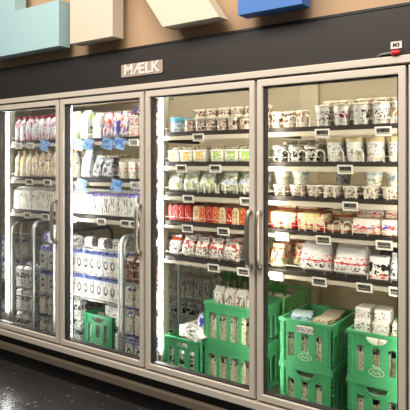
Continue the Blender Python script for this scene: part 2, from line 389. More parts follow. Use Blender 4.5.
# ---------------------------------------------------------------- product prototypes
PROTO = {}
HOLD = []
def proto(key, t, prefix, cat, w, d, h, plural): PROTO[key] = dict(o=t, prefix=prefix, cat=cat, w=w, d=d, h=h, plural=plural); HOLD.append(t)
def make_tub(key, prefix, m, mlid, rt, rb, h, plural, lid_h=.012, n=14, p=2.0):
    t = empty('food_tub'); bm = new()
    lathe(bm, [(rb*.95, 0), (rb, .004), (rt*.97, h-lid_h-.004), (rt*.99, h-lid_h)], n, p=p); obj('tub_body', bm, m, t, smooth=True)
    bm = new(); lathe(bm, [(rt, h-lid_h), (rt*1.06, h-lid_h+.001), (rt*1.06, h-.003), (rt*.98, h), (rt*.85, h-.002)], n, p=p); obj('lid', bm, mlid, t, smooth=True)
    proto(key, t, prefix, 'food tub', rt*2.12, rt*2.12, h, plural)
def make_carton(key, prefix, m, w, h, plural, cap=None, d=None):
    d = d or w; t = empty('milk_carton'); bm = new(); b = h*.80
    v0 = [bm.verts.new((x*w/2, y*d/2, z)) for z in (0, b) for x, y in ((-1, -1), (1, -1), (1, 1), (-1, 1))]
    r = [bm.verts.new((-w/2, 0, h*.955)), bm.verts.new((w/2, 0, h*.955))]
    for f in ((3, 2, 1, 0), (0, 1, 5, 4), (1, 2, 6, 5), (2, 3, 7, 6), (3, 0, 4, 7)): bm.faces.new([v0[i] for i in f])
    bm.faces.new((v0[4], v0[5], r[1], r[0])); bm.faces.new((v0[6], v0[7], r[0], r[1])); bm.faces.new((v0[5], v0[6], r[1])); bm.faces.new((v0[7], v0[4], r[0]))
    obj('carton_body', bm, m, t)
    bm = new(); box(bm, -w/2, w/2, -.0015, .0015, h*.945, h); obj('top_seam', bm, m, t)
    if cap:
        bm = new(); lathe(bm, [(.011, 0), (.011, .010), (.009, .012)], 10)
        bmesh.ops.transform(bm, matrix=Matrix.Translation((0, -d*.27, b+(h*.155)*.42)) @ Matrix.Rotation(math.atan2(h*.155, d/2), 4, 'X'), verts=bm.verts); obj('cap', bm, cap, t, smooth=True)
    proto(key, t, prefix, 'milk carton', w+.001, d+.001, h, plural)
def make_bag(key, prefix, name, cat, m, w, d, h, plural, mseal=None, puff=.9, seal=.018):
    t = empty(name); bm = new(); nx, nz = 8, 9; hh = h-seal; rings = []
    for j in range(nz+1):
        v = j/nz; z = hh*v
        th = (d/2)*((1-(max(0, v-.35)/.65)**2.2)*(.55+.45*min(1, v/.12)))+.0015; ww = (w/2)*(.95+.05*math.sin(math.pi*v))*(1-.15*max(0, v-.3)/.7)
        ring = []
        for k in range(20):
            a = 2*math.pi*k/20; c, s_ = math.cos(a), math.sin(a); q = (abs(c)**4+abs(s_)**4)**(-.25)
            rr = 1+random.uniform(-.05, .05)*(1 if .1 < v < .95 else 0)
            ring.append(bm.verts.new((c*q*ww*(.98+.02*rr), s_*q*th*rr, z)))
        rings.append(ring)
    for A, B in zip(rings, rings[1:]):
        for k in range(20): bm.faces.new((A[k], A[(k+1) % 20], B[(k+1) % 20], B[k]))
    bm.faces.new(list(reversed(rings[0]))); bm.faces.new(rings[-1])
    obj('bag_body', bm, m, t, smooth=True)
    bm = new(); box(bm, -w*.41, w*.41, -.0015, .0015, hh-.002, h); obj('sealed_edge', bm, mseal or m, t)
    proto(key, t, prefix, cat, w+.002, d+.002, h, plural)
def make_block(key, prefix, name, cat, m, w, d, h, plural, mlid=None, bevel=.006, taper=0):
    t = empty(name); bm = new(); lh = .014 if mlid else 0
    v = box(bm, -w/2, w/2, -d/2, d/2, 0, h-lh)
    if taper:
        for q in bm.verts:
            if q.co.z < .001: q.co.x *= 1-taper; q.co.y *= 1-taper
    obj('pack_body', bm, m, t, bevel=bevel, smooth=True)
    if mlid: bm = new(); box(bm, -w/2-.002, w/2+.002, -d/2-.002, d/2+.002, h-lh, h); obj('lid', bm, mlid, t, bevel=.004, smooth=True)
    proto(key, t, prefix, cat, w+.005, d+.005, h, plural)
def make_arch(key, prefix, m, w, d, h, plural):
    t = empty('meat_pack'); bm = new(); pts = [(-w/2, 0), (w/2, 0), (w/2, h-w/2)]
    for a in range(1, 8): an = math.pi*a/8; pts.append((w/2*math.cos(an), h-w/2+w/2*math.sin(an)))
    pts.append((-w/2, h-w/2)); poly_holes(bm, pts, [], d, lambda u, v, q: (u, q-d/2, v)); obj('pack_body', bm, m, t, bevel=.003)
    bm = new()
    pts2 = [(u*.72, .006+v*.86) for u, v in pts]; poly_holes(bm, pts2, [], .002, lambda u, v, q: (u, -d/2-.0018+q, v)); obj('front_label', bm, PRL[m.name], t)
    proto(key, t, prefix, 'meat pack', w+.002, d+.006, h, plural)
def make_bottle(key, prefix, m, mcap, w, h, plural):
    t = empty('milk_bottle'); bm = new(); r = w/2
    lathe(bm, [(r*.9, 0), (r, .006), (r, h*.58), (r*.86, h*.72), (r*.5, h*.84), (r*.36, h*.88), (r*.36, h*.93)], 16, p=3.2); obj('bottle_body', bm, m, t, smooth=True)
    bm = new(); lathe(bm, [(r*.48, h*.90), (r*.48, h*.99), (r*.40, h)], 12); obj('cap', bm, mcap, t, smooth=True)
    proto(key, t, prefix, 'milk bottle', w+.001, w+.001, h, plural)

K = (30, 28, 28); BRN = (96, 66, 46)
clearlid = mat('clear_lid', (208, 200, 182), .2, 0, .12, 60, .3); creamlid = mat('cream_lid', (226, 208, 160), .3, 0, .12, 40); whitelid = mat('white_lid', (238, 234, 224), .3, 0, .06, 40); foil = mat('foil_lid', (176, 170, 158), .22, .5, .2, 60, .4); tinlid = mat('teal_lid', (92, 168, 200), .3, 0, .35, 60)
make_tub('potbrown', 'small cream pot, brown print', pmat('pot_brown', (244, 226, 200), inks=((BRN, (5, 5, 4), .54, .3, .95), ((120, 60, 60), (9, 9, 5), .62, .1, .5))), clearlid, .038, .032, .094, 'small cream pots')
make_tub('tubclear', 'tall white tub, fine print', pmat('tub_fine', (244, 240, 234), inks=(((110, 104, 100), (9, 9, 8), .58, .15, .75), ((60, 50, 50), (4, 4, 3), .66, .2, .8))), clearlid, .050, .042, .118, 'tall white tubs')
make_tub('tubpink', 'tall white tub, maroon emblem', pmat('tub_pink', (244, 238, 234), inks=(((150, 50, 84), (2.4, 2.4, 3), .58, .35, .75), ((110, 104, 100), (9, 9, 8), .6, .1, .4))), clearlid, .050, .042, .118, 'tall white tubs')
make_tub('tubpeach', 'tall white tub, peach emblem', pmat('tub_peach', (244, 238, 234), inks=(((236, 164, 110), (2.4, 2.4, 3), .55, .35, .8), ((130, 120, 170), (7, 7, 6), .6, .1, .4))), clearlid, .050, .042, .118, 'tall white tubs')
make_tub('tubblack', 'white tub, black figures', pmat('tub_black', (240, 236, 226), inks=((K, (4.4, 4.4, 3.6), .53, .05, .85), ((150, 140, 120), (8, 8, 7), .6, .3, .95))), foil, .048, .038, .096, 'white tubs with black print')
make_tub('tubyellow', 'white tub, yellow-cream lid', pmat('tub_yellow', (244, 242, 236), inks=(((206, 190, 120), (5, 5, 5), .56, .08, .5), ((150, 150, 146), (9, 9, 8), .6, .2, .9))), creamlid, .053, .041, .132, 'white tubs with cream lids', lid_h=.028)
make_tub('bowlgreen', 'rounded white bowl, pastel print', pmat('bowl_green', (240, 240, 230), inks=(((170, 196, 210), (3, 3, 3), .56, .3, .9), ((196, 180, 120), (7, 7, 6), .58, .05, .5))), clearlid, .054, .038, .100, 'rounded white bowls')
make_tub('bowlgrey', 'grey cream bowl, pale lid', pmat('bowl_grey', (196, 198, 196), inks=(((120, 112, 96), (6, 6, 5), .58, .05, .95),)), foil, .050, .038, .085, 'grey bowls')
make_tub('tublow', 'low cream bowl, round emblem', pmat('tub_low', (236, 228, 206), inks=(((130, 118, 92), (6, 6, 4), .55, .1, .95), ((220, 150, 120), (4, 4, 3), .64, .1, .8))), clearlid, .050, .042, .064, 'low cream bowls')
make_tub('tubteal', 'white tub, teal striped lid', pmat('tub_teal', (226, 236, 238), inks=(((96, 160, 190), (6, 6, 4), .54, .5, 1), ((120, 130, 150), (8, 8, 8), .62, .1, .5))), tinlid, .048, .040, .100, 'teal lidded tubs', lid_h=.03)
make_tub('potpink', 'small pot, brown dot print', pmat('pot_pink', (238, 214, 196), inks=(((84, 50, 44), (7, 7, 5), .56, .1, .9),)), foil, .039, .034, .078, 'small pink-brown pots')
for key, nm, c in (('buttery', 'yellow', (232, 196, 84)), ('butterg', 'green', (168, 206, 96))):
    m = pmat('spread_'+nm, (240, 238, 222), bands=((0, .2, .8, c), (2, .0, .16, (240, 238, 224))), inks=(((246, 246, 226), (5, 5, 5), .58, .1, .9), ((140, 120, 50), (9, 9, 9), .66, .2, .7)))
    make_block(key, 'white lidded box, %s panel' % nm, 'spread_tub', 'spread tub', m, .100, .12, .078, '%s panel boxes' % nm, mlid=whitelid, taper=.08)
make_bag('cheesebag', 'crinkled white cheese bag', 'cheese_bag', 'cheese bag', pmat('cheese_bag', (228, 230, 214), inks=(((190, 196, 130), (4, 4, 4), .56, .1, .9), ((150, 160, 158), (7, 7, 6), .6, .1, .95))), .125, .09, .138, 'crinkled white cheese bags')
make_bag('cheeseb2', 'crinkled bag, pale blue band', 'cheese_bag', 'cheese bag', pmat('cheese_bag2', (222, 222, 200), bands=((2, .45, .7, (206, 216, 236)),), inks=(((150, 150, 110), (7, 7, 6), .57, .05, .95),)), .125, .09, .140, 'crinkled bags with pale band')
PRL = {}
def prl(n, a, b): m = mat(n, a, .3); PRL[n] = pmat(n+'_label', b, inks=(((250, 232, 210), (4, 4, 5), .62, .1, .9), ((130, 20, 16), (5, 5, 7), .57, .1, .9))); return m
make_arch('meatred', 'red arched meat pack', prl('meat_red', (214, 84, 66), (200, 34, 30)), .046, .16, .105, 'red meat packs')
make_arch('meatorange', 'orange arched meat pack', prl('meat_orange', (226, 150, 96), (228, 96, 30)), .046, .16, .105, 'orange meat packs')
make_arch('meatcream', 'cream arched meat pack', prl('meat_cream', (240, 222, 180), (230, 206, 150)), .046, .16, .105, 'cream meat packs')
make_arch('meatpink', 'pinkish red meat pack', prl('meat_pink', (222, 120, 116), (214, 58, 66)), .046, .16, .105, 'pink meat packs')
make_tub('potflat', 'clear-lidded flat pot', pmat('pot_flat', (232, 216, 196), inks=((BRN, (7, 7, 5), .53, .1, .95),)), clearlid, .046, .040, .050, 'flat clear-lidded pots')
make_block('packflat', 'flat clear-wrapped pack', 'sliced_pack', 'food pack', pmat('pack_flat', (222, 212, 186), inks=(((150, 140, 110), (6, 6, 3), .55, 0, 1), ((208, 110, 60), (4, 4, 3), .68, 0, 1)), rough=.2), .105, .15, .022, 'flat wrapped packs', bevel=.006)
make_block('tealpack', 'pale teal flat pack', 'sliced_pack', 'food pack', pmat('pack_teal', (196, 220, 222), inks=(((110, 160, 190), (4, 4, 3), .55, 0, 1),), rough=.2), .12, .16, .03, 'pale teal packs', bevel=.008)
make_block('whitebox', 'small white box, grey print', 'food_box', 'food box', pmat('white_box', (238, 234, 226), inks=(((70, 68, 70), (7, 5, 7), .6, .2, .8),)), .080, .12, .062, 'small white boxes', bevel=.003)
make_bag('pouchred', 'white bag, dark red splashes', 'snack_bag', 'food bag', pmat('pouch_red', (238, 230, 218), inks=(((206, 50, 56), (3.4, 3.4, 4), .56, .55, .9), ((110, 90, 80), (9, 9, 9), .55, .05, .6))), .105, .08, .135, 'white bags with red print')
make_bag('pouchorange', 'white bag, orange top', 'snack_bag', 'food bag', pmat('pouch_orange', (240, 236, 230), bands=((2, .82, 1.01, (232, 100, 50)),), inks=(((90, 70, 84), (6, 6, 5), .57, .1, .75),)), .105, .08, .135, 'white bags with orange top')
make_bag('pouchyellow', 'yellow bag, red and green print', 'snack_bag', 'food bag', pmat('pouch_yellow', (240, 196, 110), inks=(((214, 60, 50), (4, 4, 4), .56, .2, .8), ((100, 150, 70), (5, 5, 5), .58, .0, .4))), .105, .08, .135, 'yellow bags')
make_bag('sausage', 'orange and red snack pouch', 'snack_bag', 'food bag', pmat('pouch_mix', (230, 180, 150), inks=(((206, 50, 44), (4, 4, 3), .5, .1, .9), ((90, 60, 60), (7, 7, 6), .6, .1, .9))), .085, .06, .125, 'small snack pouches')
red = (222, 34, 36)
make_block('cheesered', 'cream cheese pack, red ends', 'cheese_pack', 'cheese pack', pmat('cheese_red', (236, 212, 140), bands=((0, 0, .14, red), (0, .86, 1.01, red)), inks=(((246, 232, 190), (4, 4, 3), .5, .3, .95), (red, (6, 6, 5), .58, 0, .4))), .165, .24, .10, 'cream cheese packs with red ends', bevel=.018)
make_block('packblue', 'white slab pack, red-blue print', 'cheese_pack', 'cheese pack', pmat('pack_blue', (240, 224, 206), bands=((2, .35, .62, (222, 60, 64)),), inks=(((60, 96, 196), (2.4, 3, 3), .62, .2, .7), ((250, 246, 236), (8, 5, 9), .53, .1, .9), ((236, 150, 90), (4, 4, 4), .62, .0, .4))), .15, .24, .085, 'white slab packs with red and blue print', bevel=.014)
make_block('packtan', 'tan slab pack, red stripe', 'cheese_pack', 'cheese pack', pmat('pack_tan', (204, 178, 134), bands=((2, .1, .32, (208, 60, 50)),), inks=(((236, 220, 186), (4, 4, 5), .55, .3, 1), ((90, 74, 54), (7, 5, 7), .62, .1, 1))), .13, .24, .075, 'tan slab packs', bevel=.012)
make_bag('bigbag', 'large white bag, red lettering', 'cheese_bag', 'cheese bag', pmat('big_bag', (238, 234, 228), bands=((2, .38, .42, (206, 40, 44)),), inks=(((206, 50, 50), (13, 13, 16), .6, .32, .60), ((70, 50, 48), (15, 15, 16), .56, .16, .30))), .20, .14, .185, 'large white bags')
make_bag('potflower', 'cream bag, red-green print', 'snack_bag', 'food bag', pmat('pot_flower', (240, 222, 186), inks=(((204, 76, 60), (4, 4, 4), .57, .2, .95), ((150, 160, 84), (5, 5, 5), .6, .0, .5))), .090, .09, .135, 'cream bags')
make_block('boxblack', 'white box, black and orange print', 'yogurt_box', 'food box', pmat('box_black', (232, 230, 222), bands=((2, .05, .28, (232, 90, 56)),), inks=((K, (3, 3, 3), .54, .2, .75), ((240, 240, 236), (5, 5, 5), .5, 0, .3))), .095, .09, .12, 'white boxes with black print', bevel=.003)
make_bag('bagsilver', 'silvery bag, pale front', 'snack_bag', 'food bag', pmat('bag_silver', (196, 200, 204), inks=(((236, 238, 240), (4, 4, 3), .5, 0, .8), ((60, 66, 90), (5, 5, 5), .62, .1, .9))), .085, .08, .145, 'silvery bags')
make_bag('bagdark', 'dark purple bag', 'snack_bag', 'food bag', pmat('bag_dark', (78, 54, 66), inks=(((120, 100, 110), (4, 4, 4), .58, 0, 1),)), .12, .09, .16, 'dark purple bags')
# milk
make_bottle('jugred', 'white bottle, red-pink print', pmat('jug_red', (240, 236, 234), inks=(((196, 90, 110), (5, 5, 4), .55, .0, .3), ((170, 60, 90), (5, 5, 4), .56, .55, .95), ((90, 84, 84), (8, 8, 9), .63, .3, .6))), mat('cap_red', (150, 30, 54), .4), .074, .205, 'white bottles with red print')
make_bottle('jugtan', 'white bottle, tan print', pmat('jug_tan', (240, 236, 222), inks=(((214, 184, 120), (5, 5, 4), .52, .0, .9), ((70, 66, 60), (5, 5, 6), .62, .4, .7))), mat('cap_tan', (206, 176, 120), .4), .074, .215, 'white bottles with tan print')
make_carton('cartgreen', 'tall carton, lime and white', pmat('cart_green', (242, 244, 232), inks=(((206, 220, 110), (4, 4, 3), .55, .0, .3), ((210, 220, 130), (4, 4, 3), .55, .7, 1), (K, (4, 4, 6), .62, .3, .55))), .085, .215, 'tall lime and white cartons')
make_carton('cartcream', 'tall cream carton, dark mark', pmat('cart_cream', (240, 238, 226), inks=(((70, 70, 66), (4, 4, 6), .6, .45, .7), ((190, 186, 160), (7, 7, 3), .56, .1, .9))), .078, .19, 'tall cream cartons')
make_carton('cartlilac', 'tall cream carton, lilac top', pmat('cart_lilac', (238, 236, 222), bands=((2, .78, .92, (160, 150, 206)),), inks=(((120, 116, 100), (7, 7, 3), .58, .1, .7), ((110, 70, 160), (6, 6, 6), .57, .74, .9))), .080, .19, 'cream cartons with lilac top')
make_bag('whitebag', 'smooth white tall bag', 'milk_bag', 'food bag', pmat('white_bag', (242, 242, 244), inks=(((160, 168, 196), (4, 4, 3), .6, .1, .9),)), .10, .09, .21, 'tall white bags')
make_bag('greybag', 'grey bag, dark pattern', 'milk_bag', 'food bag', pmat('grey_bag', (206, 206, 204), inks=(((70, 74, 90), (5, 5, 4), .54, .05, .9),)), .095, .08, .15, 'grey patterned bags')
make_bag('colourbag', 'red, blue and white pouch', 'snack_bag', 'food bag', pmat('colour_bag', (236, 222, 216), inks=(((226, 92, 52), (3.5, 3.5, 3), .54, .2, 1), ((70, 84, 170), (4, 4, 3.5), .56, .1, .7))), .085, .07, .19, 'colourful pouches')
make_block('boxorange', 'cream box, orange-red marks', 'food_box', 'food box', pmat('box_orange', (238, 220, 204), inks=(((228, 110, 70), (3, 3, 3), .6, .05, .7), ((150, 140, 130), (7, 7, 7), .6, .4, .95), ((180, 60, 50), (5, 5, 5), .66, .1, .9))), .09, .10, .075, 'cream boxes', bevel=.003)
make_block('boxblue', 'dark blue box, red print', 'food_box', 'food box', pmat('box_blue', (40, 50, 90), inks=(((214, 70, 50), (3, 3, 3), .56, 0, 1), ((230, 230, 236), (5, 5, 5), .6, 0, 1))), .085, .10, .06, 'dark blue boxes', bevel=.003)
make_tub('tubred', 'cream pot, row of red dots', pmat('tub_red', (240, 228, 208), bands=((2, .6, .72, (214, 60, 50)),), inks=(((240, 228, 208), (9, 9, 1), .5, .58, .74), ((140, 130, 110), (7, 7, 6), .6, .1, .55))), whitelid, .042, .038, .12, 'cream pots with red dots')
make_bag('lilacbag', 'white bag, deep blue print', 'milk_bag', 'food bag', pmat('lilac_bag', (226, 228, 240), inks=(((56, 72, 180), (3, 3, 3), .52, .35, 1), ((110, 60, 150), (4, 4, 4), .6, 0, .4))), .10, .08, .19, 'white and blue bags')
cage_m = pmat('cage_milk', (238, 236, 224), bands=((2, .80, .95, (116, 132, 190)),), inks=(((160, 166, 190), (8, 8, 5), .58, .66, .84), ((170, 168, 160), (7, 7, 9), .6, .05, .2)), rings=((.5, .42, .30, .20, K),))
make_carton('cagemilk', 'white carton, black ring print', cage_m, .070, .185, 'ring-print milk cartons', cap=mat('cap_blue', (80, 100, 190), .4))
make_carton('cageblack', 'white carton, black bow print', pmat('cage_black', (236, 236, 228), inks=((K, (4, 4, 7), .5, .42, .66), ((150, 150, 150), (6, 6, 8), .58, .05, .35), ((110, 110, 120), (6, 6, 6), .58, .75, 1))), .070, .185, 'black-print milk cartons')
make_carton('cageblue', 'cream carton, navy band', pmat('cage_blue', (236, 230, 208), bands=((2, .0, .10, (66, 74, 120)),), inks=(((60, 60, 120), (4, 4, 5), .53, .74, .98), ((90, 80, 70), (6, 6, 8), .6, .1, .6))), .070, .185, 'navy-band milk cartons')
make_carton('cagebrown', 'dark brown cocoa carton', pmat('cage_brown', (96, 70, 58), inks=(((190, 170, 150), (5, 5, 6), .56, .1, .9), ((170, 60, 50), (4, 4, 5), .6, .1, .9))), .070, .185, 'brown cocoa cartons')
make_carton('crate', 'cream carton, black top print', pmat('crate_carton', (246, 240, 214), bands=((2, .8, 1, (240, 236, 222)),), inks=((K, (4, 4, 8), .55, .62, .76), ((186, 182, 126), (5, 5, 12), .6, .08, .58), ((200, 110, 80), (7, 7, 9), .70, .05, .5))), .068, .236, 'cream cartons in green crates')
make_carton('cratewhite', 'white carton, small grey print', pmat('crate_white', (238, 234, 222), inks=(((110, 104, 100), (7, 7, 4), .58, .2, .8), ((210, 90, 70), (6, 6, 6), .68, .1, .9))), .068, .236, 'white cartons in green crates')
make_carton('lowwhite', 'small white carton, dark label', pmat('low_white', (236, 232, 224), inks=(((70, 66, 66), (6, 6, 9), .56, .15, .8),)), .066, .14, 'small white cartons')

ORD = ['first', 'second', 'third', 'fourth', 'fifth', 'sixth', 'seventh', 'eighth', 'ninth', 'tenth', 'eleventh', 'twelfth', 'thirteenth', 'fourteenth', 'fifteenth', 'sixteenth', 'seventeenth', 'eighteenth', 'nineteenth', 'twentieth']
USED = set(); CNT = {}
def place(key, x, y, z, where, rz=0, rot=None, prefix=None, label=None, group=None, scale=None):
    P = PROTO[key]; o = P['o']
    if key in USED: o = copy_tree(o)
    USED.add(key)
    o.location = (x, y, z)
    o.rotation_euler = rot if rot else (0, 0, rz)
    if scale: o.scale = scale
    pf = prefix or P['prefix']; ck = (pf, where); n = CNT.get(ck, 0); CNT[ck] = n+1
    tag(o, label or '%s, %s from left, %s' % (pf, ORD[n], where), P['cat'], group or (P['plural']+' '+where.split(', ', 1)[-1]))
    return o
ROWN = ['front row', 'second row', 'third row', 'fourth row']
def row(bay, k, z, keys, x0, x1, rows=2, yf=.215, tiers=1, gap=.0, jit=.003, tilt=0, rn=0, pos=None, scale=None):
    """fill a shelf front from x0 to x1 with the cycle of keys"""
    for r in range(rows):
        x = x0; i = 0
        while True:
            key = keys[i % len(keys)]; P = PROTO[key]; w = P['w']
            if x+w > x1+.002: break
            dmax = max(PROTO[q]['d'] for q in keys)
            y = yf+P['d']/2+r*(dmax+.006)+random.uniform(0, jit)
            for tt in range(tiers):
                where = '%s, %s shelf, %s' % (pos, SHN[k], DOORN[bay]) if pos else '%s%s, %s shelf, %s' % (ROWN[r+rn], '' if tiers == 1 else [' low layer', ' middle layer' if tiers == 3 else ' high layer', ' high layer'][tt], SHN[k], DOORN[bay])
                place(key, x+w/2, y, z+tt*(P['h']+.001), where, rz=random.uniform(-.05, .05) if w < .1 else 0, rot=(0, tilt, 0) if tilt else None, scale=scale)
            x += w+gap+random.uniform(.001, .004); i += 1
# door 4 (rightmost)
row(3, 0, ZR[0], ['potbrown'], -.035, .235, 1)
row(3, 0, ZR[0], ['potflat'], -.035, .235, 1, yf=.31, tiers=2, rn=1)
row(3, 0, ZR[0], ['tubclear', 'tubpink', 'tubclear', 'tubclear', 'tubpeach'], .24, .80, 1)
row(3, 0, ZR[0], ['potflat'], .24, .80, 1, yf=.335, tiers=3, rn=1)
row(3, 1, ZR[1], ['tubblack'], -.035, .30, 1); row(3, 1, ZR[1], ['tublow'], -.03, .30, 1, yf=.325, tiers=2, rn=1)
row(3, 1, ZR[1], ['tubyellow'], .305, .80, 2)
row(3, 2, ZR[2], ['tublow'], -.03, .80, 2)
row(3, 2, ZR[2]+.0655, ['bowlgreen'], -.03, .22, 1, yf=.22, pos='resting on low bowls')
row(3, 2, ZR[2]+.0655, ['bowlgrey'], .31, .50, 1, yf=.33, pos='resting on low bowls')
row(3, 2, ZR[2]+.0655, ['bowlgreen'], .52, .80, 1, yf=.22, pos='resting on low bowls')
row(3, 3, ZR[3], ['cheesered'], -.03, .32, 1)
row(3, 3, ZR[3]+.102, ['packtan'], -.03, .32, 1, yf=.30, pos='resting on cream packs', scale=(1, 1, .5))
row(3, 3, ZR[3], ['packtan'], .325, .465, 1); row(3, 3, ZR[3]+.077, ['packtan'], .325, .465, 1, yf=.30, pos='resting on tan pack', scale=(1, 1, .5))
row(3, 3, ZR[3], ['packblue'], .475, .80, 1); row(3, 3, ZR[3]+.087, ['packblue'], .475, .80, 1, yf=.27, pos='resting on white packs', scale=(1, 1, .55))
row(3, 4, ZR[4], ['potflower'], -.035, .15, 4)
row(3, 4, ZR[4], ['bigbag'], .152, .565, 2)
row(3, 4, ZR[4], ['boxblack', 'bagsilver', 'boxblack'], .57, .815, 1); row(3, 4, ZR[4], ['bagdark'], .57, .815, 2, yf=.33)
# door 3
row(2, 0, ZR[0], ['tubteal'], XB[2][0]+.01, -.69, 2); row(2, 0, ZR[0], ['potpink'], -.69, -.06, 1, tiers=1)
row(2, 0, ZR[0], ['potflat'], -.69, -.06, 1, yf=.31, tiers=3, rn=1)
row(2, 1, ZR[1], ['buttery'], -.82, -.47, 2); row(2, 1, ZR[1], ['butterg'], -.465, -.05, 2)
row(2, 1, ZR[1]+.08, ['packflat'], -.82, -.05, 1, yf=.24, pos='resting on boxes')
row(2, 2, ZR[2], ['cheesebag'], XB[2][0]+.005, -.39, 3); row(2, 2, ZR[2], ['cheeseb2'], -.39, -.05, 3)
row(2, 3, ZR[3], ['meatred', 'meatpink', 'meatred'], -.82, -.60, 2); row(2, 3, ZR[3], ['meatcream', 'meatorange', 'meatred', 'meatorange', 'meatcream', 'meatred'], -.60, -.05, 2)
row(2, 4, ZR[4], ['pouchorange'], -.815, -.70, 3); row(2, 4, ZR[4], ['pouchred'], -.70, -.21, 3); row(2, 4, ZR[4], ['pouchyellow'], -.21, -.05, 2)
for x in (-.70, -.58, -.47, -.33): place('sausage', x, .60, ZR[4], 'at the back, fifth shelf, third door')
# door 2
x0, x1 = XB[1]
row(1, 0, ZL[0], ['cartgreen'], x0, -1.54, 2); row(1, 0, ZL[0], ['cartcream'], -1.535, -1.45, 2)
row(1, 0, ZL[0], ['colourbag'], -1.445, -1.18, 2); row(1, 0, ZL[0], ['boxorange'], -1.175, -.86, 1, tiers=2)
place('boxblue', -1.08, .27, ZL[0]+.154, 'on the cream boxes, top shelf, second door')
place('boxblue', -.97, .27, ZL[0]+.154, 'on the cream boxes, top shelf, second door')
row(1, 1, ZL[1], ['whitebag'], x0, -1.56, 2); row(1, 1, ZL[1], ['greybag'], -1.55, -1.30, 2); row(1, 1, ZL[1], ['tubred'], -1.295, -.86, 2)
row(1, 1, ZL[1]+.152, ['packflat'], -1.54, -1.30, 1, yf=.25, pos='resting on bags'); row(1, 1, ZL[1]+.122, ['packflat'], -1.295, -.90, 1, yf=.25, pos='resting on pots')
row(1, 2, ZL[2], ['cartcream'], x0, -1.60, 2); row(1, 2, ZL[2], ['cartlilac'], -1.60, -1.10, 2); row(1, 2, ZL[2], ['lilacbag'], -1.09, -.87, 1)
# door 1
x0, x1 = XB[0]
row(0, 0, ZL[0], ['jugred'], x0+.01, -1.90, 2); row(0, 0, ZL[0], ['cartgreen'], -1.895, x1, 2)
row(0, 1, ZL[1], ['jugtan'], x0+.01, x1, 2)
row(0, 2, ZL[2], ['cartcream'], x0+.01, x1, 2)

